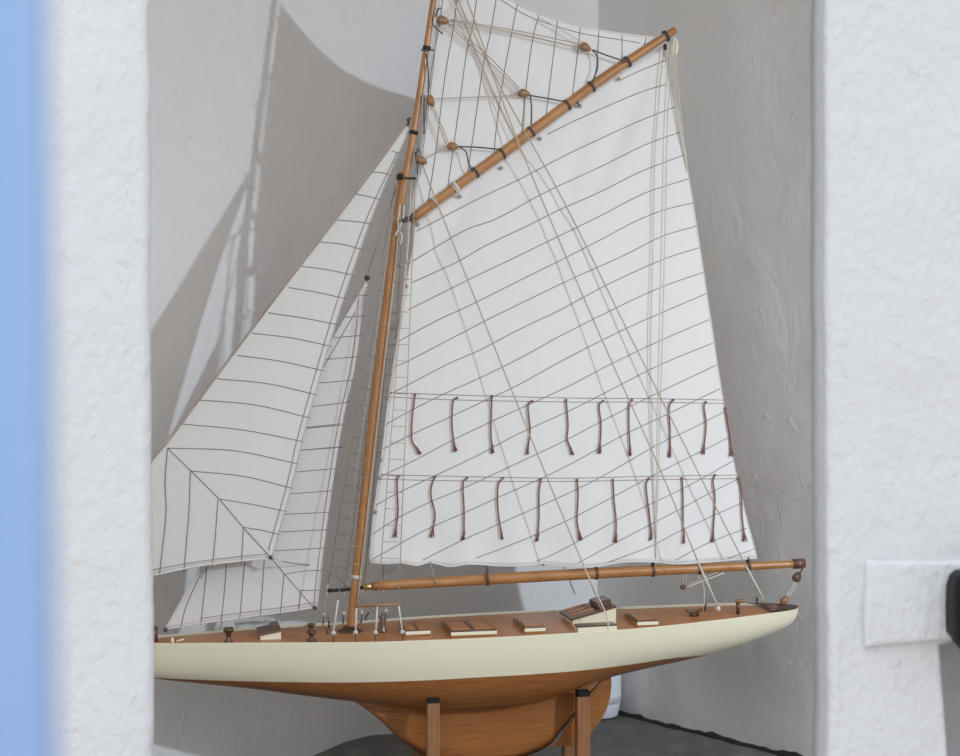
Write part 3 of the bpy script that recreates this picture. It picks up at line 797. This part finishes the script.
# staysail
SL = [(367.5, 280), (350, 310), (300, 396), (250, 482), (196, 575), (165, 629.5)]
SR = [(368.5, 283), (363, 297), (356, 358), (342, 424), (333, 480), (326, 530), (317, 607)]
SF = [(165, 629.5), (200, 623.5), (250, 616.5), (285, 612), (317, 607)]
SLY = [(y, x) for x, y in SL]; SRY = [(y, x) for x, y in SR]
def vstay(px, py):
    xl = clamp_tab(SLY, py); xr = clamp_tab(SRY, py)
    a = min(1, max(0, (px - xl) / max(6, xr - xl))); w = max(0, xr - xl) / 150
    return -0.012 + 0.022 * a * min(1, w) + 0.006 * w * math.sin(PI * a) + 0.002 * noise.noise(Vector((px / 50, py / 90, 14.4)))
sseams = [[Z3(690, 243), Z3(728, 240)], [Z3(650, 311), Z3(720, 308)], [Z3(620, 377), Z3(708, 369)], [Z3(590, 447), Z3(695, 437)], [Z3(570, 522), Z3(687, 512)], [Z3(540, 598), Z3(670, 583)], [Z3(520, 668), Z3(658, 655)], [Z3(500, 738), Z3(648, 727)],
 [Z4(520, 25), Z4(643, 12)], [Z4(500, 98), Z4(634, 86)], [Z4(480, 168), Z4(625, 155)], [Z4(460, 238), Z4(615, 226)], [Z4(440, 303), Z4(606, 295)], [Z4(410, 360), Z4(598, 351)], [Z4(400, 420), Z4(590, 410)], [Z4(462, 494), Z4(520, 484), Z4(584, 481)], [Z4(515, 545), Z4(575, 545)],
 [Z4(330, 330), Z4(420, 441), Z4(465, 495), Z4(560, 606)],
 [Z4(200, 480), Z4(150, 590), Z4(128, 672)], [Z4(214, 470), Z4(205, 560), Z4(194, 656)], [Z4(277, 460), Z4(268, 570), Z4(259, 646)], [Z4(335, 455), Z4(326, 560), Z4(319, 637)], [Z4(398, 450), Z4(390, 560), Z4(385, 627)], [Z4(461, 494), Z4(455, 560), Z4(449, 620)], [Z4(514, 545), Z4(508, 607)]]
SF2 = [(x, y - 5) for x, y in SF[1:]]; SR2 = [(x - 4, y + 2) for x, y in SR[1:]]
SL2 = [(x + 5, y + 3) for x, y in SL[1:-1]]
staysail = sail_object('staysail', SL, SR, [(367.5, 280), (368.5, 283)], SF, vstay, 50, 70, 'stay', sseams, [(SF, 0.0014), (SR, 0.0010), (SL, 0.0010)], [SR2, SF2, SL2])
knot(315, 608, 0.012, staysail, r=0.0034, name='clew_knot'); knot(165.5, 630, -.008, staysail, r=0.0038, name='tack_knot')
knot(367, 278, -.008, staysail, r=0.0050, name='head_knot')
rope('stay_sheet', [L(315, 608, .012), L(330, 621, .012), L(333, 631, 0.02)], 0.001, 'rope_grey', staysail)
rope('stay_halyard', [L(368, 272, -.006), L(384, 225, -.004), L(398, 183, -.002)], 0.0011, 'rope_grey', staysail)
rope('forestay', [L(53, 590, 0), L(152, 459.5, 0), L(408, 122, 0.004)], 0.0011, 'rope', yacht, sub=12)
# short bowsprit carrying the jib tack
bm = bmesh.new(); a = Vector((-0.40, 0, deckz(-0.40, 0) + 0.009)); bq = L(52, 600)
tube(bm, [a, (a + bq) / 2 + Vector((0, 0, 0.004)), bq], [0.010, 0.009, 0.006], 12); obj('bowsprit', bm, 'spar', yacht)
rope('tack_strop', [L(57, 584), L(54, 591), bq], 0.0014, 'rope', yacht)
rope('bobstay', [bq, Vector((-0.475, 0, sheer(-0.475) - 0.02))], 0.0012, 'rope_dark', yacht)

# ---------------- standing rigging
def sh_pts(top, mids, foot, v_top, v_foot):
    n = len(mids) + 1
    return top, foot
near_feet = [(333.5, 633.5), (355.5, 633), (375.5, 633), (402.5, 632.5)]
near_mid = [(338, 600), (356.5, 605), (377.5, 605), (398.5, 605)]
near_top = [(398, 182), (405, 180), (411.5, 179), (415.5, 178.5)]
VF = 0.104
def shroud_line(i, sg):
    fp = L(*near_feet[i], 0.1)
    for _ in range(4): fp = L(*near_feet[i], beam(fp.x) - 0.003)
    top = L(*near_top[i], 0.02 + 0.017 * i)
    mid = L(*near_mid[i], -fp.y - 0.004)
    P = [top, mid, fp]
    if sg < 0: P = [Vector((p.x, -p.y, p.z)) for p in P]
    return P
def along(P, f):
    return P[0] + (P[1] - P[0]) * f
for sg in (1, -1):
    lines = [shroud_line(i, sg) for i in range(4)]
    objs = []
    for P in lines:
        bm = bmesh.new(); tube(bm, [P[0], (P[0] + P[1]) / 2, P[1]], 0.0009 if sg > 0 else 0.0008, 5); 
        tube(bm, [P[1], P[2]], 0.0017, 6, 1)
        lathe(bm, [(0, -0.003), (0.0042, -0.001), (0.0042, 0.003), (0, 0.006)], P[2], 8, 1)
        tube(bm, [P[2], Vector((P[2].x, math.copysign(beam(P[2].x) - 0.002, P[2].y), sheer(P[2].x) - 0.002))], 0.0011, 6, 2)
        objs.append(obj('shroud', bm, ['rope', 'rope_pale', 'bronze'], yacht))
    for (a, b, n0, f0, f1) in ((2, 3, 20, 0.20, 0.93), (0, 1, 19, 0.22, 0.95)):
        for k in range(n0):
            f = f0 + (f1 - f0) * k / (n0 - 1)
            bm = bmesh.new(); tube(bm, [along(lines[a], f), along(lines[b], f)], 0.0006, 4)
            obj('ratline', bm, 'rope_grey', objs[b])
    # wooden sheer pole tied across the aft three shrouds
    bm = bmesh.new(); a = lines[1][1] + Vector((-0.004, 0, -0.002)); b = lines[3][1] + Vector((0.002, 0, 0.001))
    tube(bm, [a, lines[2][1], b], 0.0030, 8); obj('sheer_pole', bm, 'block', yacht)

# running backstays and lifts in front of the mainsail (near side) and their twins on the far side
def stay(px_pts, vs, name, r=0.0011, m='rope', both=True):
    P = [L(x, y, v) for (x, y), v in zip(px_pts, vs)]
    rope(name, P, r, m, yacht, sub=4)
    if both: rope(name, [Vector((p.x, -p.y, p.z)) for p in P], r * 0.9, m, yacht, sub=4)
fa = deck_at(604, 636); 
stay([(422, 163), (439, 208), (530, 436), (584, 567), (602, 611)], [0.016, 0.030, 0.085, 0.10, 0.10], 'backstay', 0.0011)
rope('backstay_tail', [L(584, 567, .10), L(606, 614, .105), L(608, 628, .108), L(611, 634, .11)], 0.0011, 'rope_pale', yacht)
stay([(442, -55), (467, 0), (503, 103), (542, 200), (602, 340), (659, 467), (697.5, 561)], [0.014, 0.02, 0.033, 0.045, 0.06, 0.073, 0.079], 'running_backstay', 0.0011)
rope('backstay_tackle', [L(697.5, 561, .079), L(718, 607, .08)], 0.0017, 'rope_pale', yacht)
stay([(440, -50), (458, 0), (505, 96), (563, 200), (632, 340), (708, 492), (746, 566)], [0.014, 0.02, 0.028, 0.035, 0.04, 0.04, 0.04], 'topmast_backstay', 0.0011)
rope('backstay_tackle', [L(746, 566, .04), L(764, 600, .035)], 0.0017, 'rope_pale', yacht)
rope('topping_lift', [L(453, -3, .014), L(490, 85, 0.016), L(517, 142, .021)], 0.0009, 'rope', yacht)
# flag halyard hanging from the gaff peak
for dx in (-1.6, 1.6):
    rope('flag_halyard', [L(670 + dx, 42, .014), L(665.5 + dx, 130, .03), L(663.5 + dx, 220, .036), L(660.5 + dx, 345, .042), L(657.5 + dx * .6, 465, .03), L(655.5, 558, .013)], 0.0010, 'rope_pale', yacht)
for k in range(3):
    rope('peak_fall', [L(672 + k * 1.4, 48, .012), L(674 + k * 2.2, 90, .010), L(680 + k * 1.2, 130, .008), L(688, 170, .004)], 0.0008, 'rope_pale', yacht)

# ---------------- blocks and falls of the peak halyard
def block(x, y, ang, v=0.02, w=0.023, h=0.0135, m='block', name='block', parent=yacht):
    c = L(x, y, v); R = Matrix.Rotation(-math.radians(ang), 3, 'Y')
    root = empty(name, parent, c)
    for sg in (-1, 1):                    # two cheeks
        bm = bmesh.new(); pr = []
        for k in range(20):
            a = 2 * PI * k / 20; sx = math.cos(a); sz = math.sin(a) * (1 - 0.32 * sx)
            pr.append((sx * w / 2, sz * h / 2))
        prism(bm, pr, sg * 0.002, sg * 0.0048)
        for q in bm.verts: q.co = c + R @ q.co
        obj('cheek', bm, m, root)
    bm = bmesh.new(); lathe(bm, [(0, -0.0024), (h * .36, -0.0022), (h * .28, 0), (h * .36, 0.0022), (0, 0.0024)], c, 14, axis=Matrix.Rotation(PI / 2, 3, 'X')); obj('sheave', bm, 'dark', root)
    return root
for (x, y, an) in ((443, 20.5, -15), (430.5, 101, -60), (421.5, 160.5, -28), (524, 93.5, -12), (585.5, 47.5, -30), (453, 146.5, -8)):
    block(x, y, an, 0.022)
def fall(pts, m='rope', r=0.0009, name='halyard', v=0.022):
    rope(name, [L(x, y, v) for x, y in pts], r, m, yacht, sub=5)
fall([(450, 21), (515, 33), (578, 47.5)]); fall([(450, 19.5), (520, 31.5), (580, 44)])
fall([(448, 25), (485, 58), (518, 90)]); fall([(450, 24), (487, 55), (519, 88)])
fall([(436, 99), (480, 97), (518, 95.5)]); fall([(433, 106), (440, 122), (448, 142)]); fall([(431, 107), (437, 120), (446, 144)])
fall([(426, 159), (436, 153), (446, 149)]); fall([(540, 18), (560, 29), (582, 42)], 'rope_pale')
fall([(465, -2), (440, 24)], 'rope_pale')
# bridles
for pts in ([(593, 50), (610, 56.5), (627, 62)], [(592, 50), (597, 56), (597.5, 68), (593, 80), (591, 85)], [(530, 95.5), (548, 98.5), (566, 102)], [(530, 95.5), (531.5, 108), (531, 125)],
            [(459, 146.5), (480, 147.5), (500, 149.5)], [(459, 146.5), (466, 152), (468.5, 163), (473, 172)]):
    fall(pts, 'rope_dark', 0.0012, 'bridle')
# strops from the mast to its blocks
for pts in ([(435, 17), (438, 10), (441, 8)], [(433, 25), (438, 30), (443, 34)], [(426, 53), (428, 70), (428.5, 93)], [(424, 95), (424, 110), (424, 134)], [(421, 50), (427, 50), (434, 50)], [(415, 152), (417, 165), (417.5, 174)], [(416, 155), (418, 149), (420, 153)]):
    fall(pts, 'rope_dark', 0.0012, 'strop', 0.02)
fall([(437, 8), (435, 50), (428, 110), (420, 175)], 'rope_grey', 0.0007, 'topsail_halyard', 0.014)
fall([(401, 200), (392, 300), (380, 400), (366, 530), (357, 605)], 'rope', 0.0012, 'halyard', 0.011)
fall([(404, 205), (402, 222), (395, 236)], 'rope_pale', 0.0018, 'halyard', 0.016)
fall([(400, 205), (398, 226), (402, 236), (400, 245)], 'rope_pale', 0.0014, 'halyard', 0.016)
for pts in ([(411, 182), (409, 230), (404, 290), (397, 345), (388, 400)],):
    fall(pts, 'rope_pale', 0.0013, 'halyard', 0.012)

# ---------------- mainsheet
bsh = block(683, 587, 40, 0.004, 0.010, 0.008, 'brown')
for pts in ([(682, 585), (683, 574)], [(685, 585), (687, 574)]): fall(pts, 'rope', 0.0008, 'mainsheet', 0.004)
fall([(685, 588), (706, 580), (724, 573)], 'rope_pale', 0.0011, 'mainsheet', 0.004); fall([(685, 587), (704, 577.5), (718, 572)], 'rope', 0.0009, 'mainsheet', 0.006)
fall([(696, 572), (700, 580), (704, 588), (703.5, 608)], 'rope_pale', 0.0009, 'mainsheet', 0.0)
b1 = block(797, 577, 62, 0.0, 0.020, 0.014, 'brown')
rope('boom_hook', [L(801, 566), L(802, 570), L(800, 573)], 0.0016, 'brown', yacht)
b2 = block(784.5, 600, 50, 0.0, 0.018, 0.012, 'block')
fall([(795, 583), (789, 592), (787, 596)], 'rope_pale', 0.0009, 'mainsheet', 0.002); fall([(797, 584), (792, 592), (789, 597)], 'rope_pale', 0.0009, 'mainsheet', -0.002)

# ---------------- deck fittings
def hatch(x0, x1, yb, yt, h=0.0095, name='deck_hatch', bars=0, front=0.006):
    a = deck_at(x0, yb); b = deck_at(x1, yb); t = deck_at((x0 + x1) / 2, yt + 3)
    y0 = (a.y + b.y) / 2; y1 = min(t.y, beam(a.x) - 0.03); z = min(deckz(a.x, y0), deckz(b.x, y0)) - 0.002
    cx = (a.x + b.x) / 2; w = b.x - a.x
    tilt = Matrix.Rotation(-math.atan2(b.z - a.z, w), 3, 'Y')
    root = empty(name, yacht, (cx, (y0 + y1) / 2, z))
    zc = (a.z + b.z) / 2
    bm = bmesh.new(); box(bm, (cx, (y0 + y1) / 2 + 0.001, zc + h / 2 - 0.002), (w * 0.97, y1 - y0 - 0.002, h), tilt, 0, 0.0008); obj('coaming', bm, 'deck', root, False)
    bm = bmesh.new(); box(bm, (cx, y0, zc + h * 0.62), (w, 0.003, front), tilt, 0, 0.0006); obj('cream_trim', bm, 'trimcream', root, False)
    bm = bmesh.new(); box(bm, (cx, (y0 + y1) / 2 + 0.001, zc + h * 0.62 + front / 2), (w * 1.0, y1 - y0, 0.003), tilt, 0, 0.0008)
    obj('lid', bm, 'brown', root, False)
    n = max(1, bars)
    for k in range(n):
        bm = bmesh.new(); ww = w / n * 0.78; c = cx - w / 2 + w * (k + .5) / n
        box(bm, (c, (y0 + y1) / 2, zc + h * 0.62 + front / 2 + 0.002 + (c - cx) * (b.z - a.z) / w), (ww, (y1 - y0) * .72, 0.0022), tilt, 0, 0.0006); obj('panel', bm, 'deck', root, False)
    return root
hatch(405, 431, 636, 624, bars=2)
hatch(450, 498, 636.5, 621, bars=2, name='skylight')
hatch(524, 546, 633, 618)
hatch(636.5, 659, 626.5, 613)
# main cabin: wedge with sliding hatch and a low bench in front
a = deck_at(571, 632.5); b = deck_at(616, 629); cab = empty('cabin', yacht, (a.x, a.y, a.z))
y0 = min(a.y, b.y); y0 = -0.052; y1 = 0.030
ca = L(573, 620, -y0); cb = L(616, 607.5, -y0)
zb = deckz(ca.x, y0) - 0.003
bm = bmesh.new(); prism(bm, [(ca.x, zb), (cb.x, zb), (cb.x, cb.z), (ca.x, ca.z)], y0, y1); obj('cabin_side', bm, 'cream', cab, False)
sl = math.atan2(cb.z - ca.z, cb.x - ca.x); RS = Matrix.Rotation(-sl, 3, 'Y'); ln = math.hypot(cb.x - ca.x, cb.z - ca.z)
mid = Vector(((ca.x + cb.x) / 2, (y0 + y1) / 2, (ca.z + cb.z) / 2))
bm = bmesh.new(); box(bm, mid + RS @ Vector((-0.002, 0, 0.002)), (ln + 0.006, y1 - y0 + 0.008, 0.004), RS, 0, 0.0008); obj('cabin_roof', bm, 'brown', cab, False)
bm = bmesh.new(); box(bm, mid + RS @ Vector((ln * 0.30, 0.003, 0.009)), (ln * 0.36, (y1 - y0) * .62, 0.011), RS, 0, 0.002); obj('sliding_hatch', bm, 'brown', cab, False)
for k in range(3):
    bm = bmesh.new(); yy = y0 + 0.022 + k * 0.028; box(bm, mid + RS @ Vector((-ln * 0.2, yy - (y0 + y1) / 2, 0.0048)), (ln * 0.5, 0.006, 0.002), RS); obj('roof_strip', bm, 'deck', cab, False)
a = deck_at(578, 632.5); b = deck_at(616.5, 630)
yy = (a.y + b.y) / 2; zc = (a.z + b.z) / 2; tilt = Matrix.Rotation(-math.atan2(b.z - a.z, b.x - a.x), 3, 'Y')
bm = bmesh.new(); box(bm, ((a.x + b.x) / 2, yy + 0.010, zc + 0.0035), (b.x - a.x, 0.022, 0.010), tilt, 0, 0.0008); obj('bench_side', bm, 'trimcream', cab, False)
bm = bmesh.new(); box(bm, ((a.x + b.x) / 2, yy + 0.013, zc + 0.0098), (b.x - a.x + .001, 0.028, 0.003), tilt, 0, 0.0006); obj('bench_top', bm, 'brown', cab, False)
# fore skylight wedge
a = deck_at(260, 642.5); b = deck_at(281.5, 642); y0 = -0.045; y1 = 0.025
ca = L(260.5, 636, -y0); cb = L(281, 631.5, -y0); zb = deckz(ca.x, y0) - 0.004
sky = empty('companion_hatch', yacht, (a.x, 0, zb))
bm = bmesh.new(); prism(bm, [(ca.x, zb), (cb.x, zb), (cb.x, cb.z), (ca.x, ca.z)], y0, y1); obj('cream_side', bm, 'trimcream', sky, False)
sl = math.atan2(cb.z - ca.z, cb.x - ca.x); RS = Matrix.Rotation(-sl, 3, 'Y'); ln = math.hypot(cb.x - ca.x, cb.z - ca.z)
mid = Vector(((ca.x + cb.x) / 2, (y0 + y1) / 2, (ca.z + cb.z) / 2))
bm = bmesh.new(); box(bm, mid + RS @ Vector((-0.001, 0, 0.002)), (ln + 0.004, y1 - y0 + 0.006, 0.004), RS, 0, 0.0008); obj('roof', bm, 'brown', sky, False)
bm = bmesh.new(); box(bm, mid + RS @ Vector((ln * .28, 0.004, 0.007)), (ln * .4, (y1 - y0) * .6, 0.007), RS, 0, 0.001); obj('slide', bm, 'brown', sky, False)
# turned fittings
def turned(name, px, py, prof, m, n=16):
    p = deck_at(px, py); bm = bmesh.new(); lathe(bm, [(r, z) for r, z in prof], p - Vector((0, 0, 0.001)), n); return obj(name, bm, m, yacht)
W = [(0, 0), (0.009, 0), (0.009, 0.003), (0.005, 0.006), (0.004, 0.012), (0.009, 0.016), (0.009, 0.019), (0.005, 0.021), (0.004, 0.027), (0.007, 0.029), (0.007, 0.032), (0, 0.033)]
turned('winch', 311.5, 641, W, 'bronze'); turned('bollard', 228.5, 642, [(0, 0), (0.008, 0), (0.008, 0.003), (0.0045, 0.007), (0.0045, 0.017), (0.009, 0.020), (0.009, 0.027), (0, 0.028)], 'bronze')
turned('fife_rail_post', 382.5, 632, [(0, 0), (0.009, 0), (0.009, 0.004), (0.006, 0.009), (0.006, 0.020), (0.005, 0.028), (0.003, 0.034), (0, 0.036)], 'brown')
turned('deck_hatch_round', 771, 609.5, [(0, 0), (0.0135, 0), (0.0135, 0.0045), (0.0125, 0.0045), (0.0125, 0.009), (0.0115, 0.010), (0, 0.010)], 'brown', 24)
# cleat
p = deck_at(694, 616); cl = empty('cleat', yacht, p)
bm = bmesh.new(); box(bm, p + Vector((0, 0, 0.003)), (0.016, 0.010, 0.008), None, 0, 0.001); obj('foot', bm, 'bronze', cl)
bm = bmesh.new(); tube(bm, catmull([p + Vector((-0.016, 0, 0.012)), p + Vector((-0.006, 0, 0.0085)), p + Vector((0.006, 0, 0.0085)), p + Vector((0.016, 0, 0.012))], 4), 0.0026, 8); obj('horn', bm, 'bronze', cl)
# steering post with crossbar
p = deck_at(738, 614); sp = empty('tiller_post', yacht, p)
bm = bmesh.new(); tube(bm, [p - Vector((0, 0, .002)), p + Vector((0, 0, 0.024))], 0.0036, 10); obj('post', bm, 'bronze', sp)
bm = bmesh.new(); box(bm, p + Vector((0.004, 0, 0.025)), (0.018, 0.012, 0.006), None, 0, 0.001); obj('head', bm, 'block', sp)
# hooks, eyes and small knots
def hook(px, py, dx, h, m='dark', r=0.0014):
    p = deck_at(px, py); rope('hook', [p, p + Vector((0, 0, h * .5)), p + Vector((dx, 0, h))], r, m, yacht)
hook(366, 622, 0.006, 0.018, 'rope_dark'); hook(705, 611, 0.002, 0.014); hook(757, 604, -0.001, 0.014); hook(329, 628, -0.001, 0.020); hook(327, 634, -0.003, 0.010, 'bronze')
knot(718, 608.5, 0.078, yacht, 'rope_pale', 0.0048, 'deck_knot'); 
p = deck_at(764, 604); rope('lashing', [p + Vector((-.012, 0, .012)), p + Vector((0, -.004, .002)), p + Vector((0.004, -.01, .002))], 0.0016, 'rope', yacht)
# bow bits
p = deck_at(155, 641); bm = bmesh.new(); box(bm, p + Vector((-0.002, 0, 0.012)), (0.014, 0.016, 0.028), None, 0, 0.0015); obj('stem_block', bm, 'brown', yacht)
p = deck_at(172.5, 643); bm = bmesh.new(); box(bm, p + Vector((0, 0, 0.004)), (0.005, 0.005, 0.011), None, 0, 0.0006); obj('bitt', bm, 'trimcream', yacht)
p = deck_at(180, 642.5); bm = bmesh.new(); box(bm, p + Vector((0, 0, 0.004)), (0.015, 0.004, 0.003), Matrix.Rotation(-0.25, 3, 'Y'), 0, 0.0006); obj('pin', bm, 'trimcream', yacht)

# ------------------------------------------------------------------ cradle
cr = empty('display_cradle', None, (0, 0, 0))
cr.location = Vector((M0.x, M0.y, 0)); cr.rotation_euler = (0, 0, TH)
tag(cr, 'brown wooden cradle with upright posts holding up the model yacht', 'stand')
def Lc(px, py, v):
    p = L(px, py, v); p.z += ZR; return p
def hull_half(s, z):
    """half-width of the underbody at height z (yacht frame)"""
    lo_ = section(s)[1]
    for (v0, w0), (v1, w1) in zip(lo_, lo_[1:]):
        if w1 <= z <= w0: return v0 + (v1 - v0) * (w0 - z) / max(1e-6, w0 - w1)
    return 0.0
for (x0, x1, yt) in ((427.5, 440, 703), (577.5, 590.5, 696.5)):
    vv = 0.098 if x0 < 500 else 0.062
    for sg in (1, -1):
        a = Lc(x0, yt, vv); b = Lc(x1, yt, vv); zt = a.z
        s = (a.x + b.x) / 2
        bm = bmesh.new(); box(bm, (s, -sg * (vv - 0.011), zt / 2), (b.x - a.x, 0.022, zt), None, 0, 0.0015); obj('post', bm, 'stand', cr, False)
        hw = hull_half(s, zt - ZR + 0.004)
        bm = bmesh.new(); box(bm, (s, -sg * (vv - 0.010), zt + 0.004), ((b.x - a.x) * .95, 0.022, 0.010), None, 0, 0.001); obj('pad', bm, 'pad', cr, False)
    bm = bmesh.new(); box(bm, (s, 0, 0.017), (0.022, 0.225, 0.030), None, 0, 0.0015); obj('cross_bar', bm, 'stand', cr, False)
a = Lc(434, 703, .05).x; b = Lc(584, 697, .05).x
bm = bmesh.new(); box(bm, ((a + b) / 2, 0, 0.0165), (b - a - 0.022, 0.03, 0.026), None, 0, 0.0015); obj('spine', bm, 'stand', cr, False)

# ------------------------------------------------------------------ light
def area(name, loc, target, size, power, col, spread=180):
    l = bpy.data.lights.new(name, 'AREA'); l.shape = 'DISK'; l.size = size; l.energy = power; l.color = col; l.spread = math.radians(spread)
    o = bpy.data.objects.new(name, l); COL.objects.link(o); o.location = loc
    o.rotation_euler = (Vector(target) - Vector(loc)).to_track_quat('-Z', 'Y').to_euler(); return o
area('window_light', (3.20, -0.10, 1.89), (0.55, 3.2, 0.30), 0.075, 17.8, (0.73, 0.86, 1.0), 80)
w = bpy.data.worlds.new('world'); SC.world = w; w.use_nodes = True
nt = w.node_tree; bg = nt.nodes['Background']
tc = nt.nodes.new('ShaderNodeTexCoord'); sp_ = nt.nodes.new('ShaderNodeSeparateXYZ'); mr = nt.nodes.new('ShaderNodeMapRange'); rp_ = nt.nodes.new('ShaderNodeValToRGB')
mr.inputs['From Min'].default_value = -1; mr.inputs['From Max'].default_value = 1
rp_.color_ramp.elements[0].position = 0.40; rp_.color_ramp.elements[0].color = (0.62, 0.58, 0.53, 1)
rp_.color_ramp.elements[1].position = 0.75; rp_.color_ramp.elements[1].color = (1.20, 1.25, 1.32, 1)
e = rp_.color_ramp.elements.new(0.5); e.color = (0.87, 0.855, 0.84, 1)
nt.links.new(tc.outputs['Generated'], sp_.inputs[0]); nt.links.new(sp_.outputs['Z'], mr.inputs['Value']); nt.links.new(mr.outputs['Result'], rp_.inputs['Fac']); nt.links.new(rp_.outputs['Color'], bg.inputs['Color'])
bg.inputs['Strength'].default_value = 1.62

# ------------------------------------------------------------------ camera
cd = bpy.data.cameras.new('camera'); cam = bpy.data.objects.new('camera', cd); COL.objects.link(cam)
cam.location = CAM; cam.rotation_euler = (PI / 2 - PITCH, 0, 0)
cd.sensor_width = 36; cd.lens = 36 * F / 960; cd.clip_start = 0.02; cd.clip_end = 50
cd.dof.use_dof = True; cd.dof.focus_distance = 2.95; cd.dof.aperture_fstop = 7.1
SC.camera = cam
for o in list(SC.objects):
    if '_org' in o: del o['_org']
SC.view_settings.view_transform = 'Standard'; SC.view_settings.look = 'None'; SC.view_settings.gamma = 1; SC.view_settings.exposure = 0.0
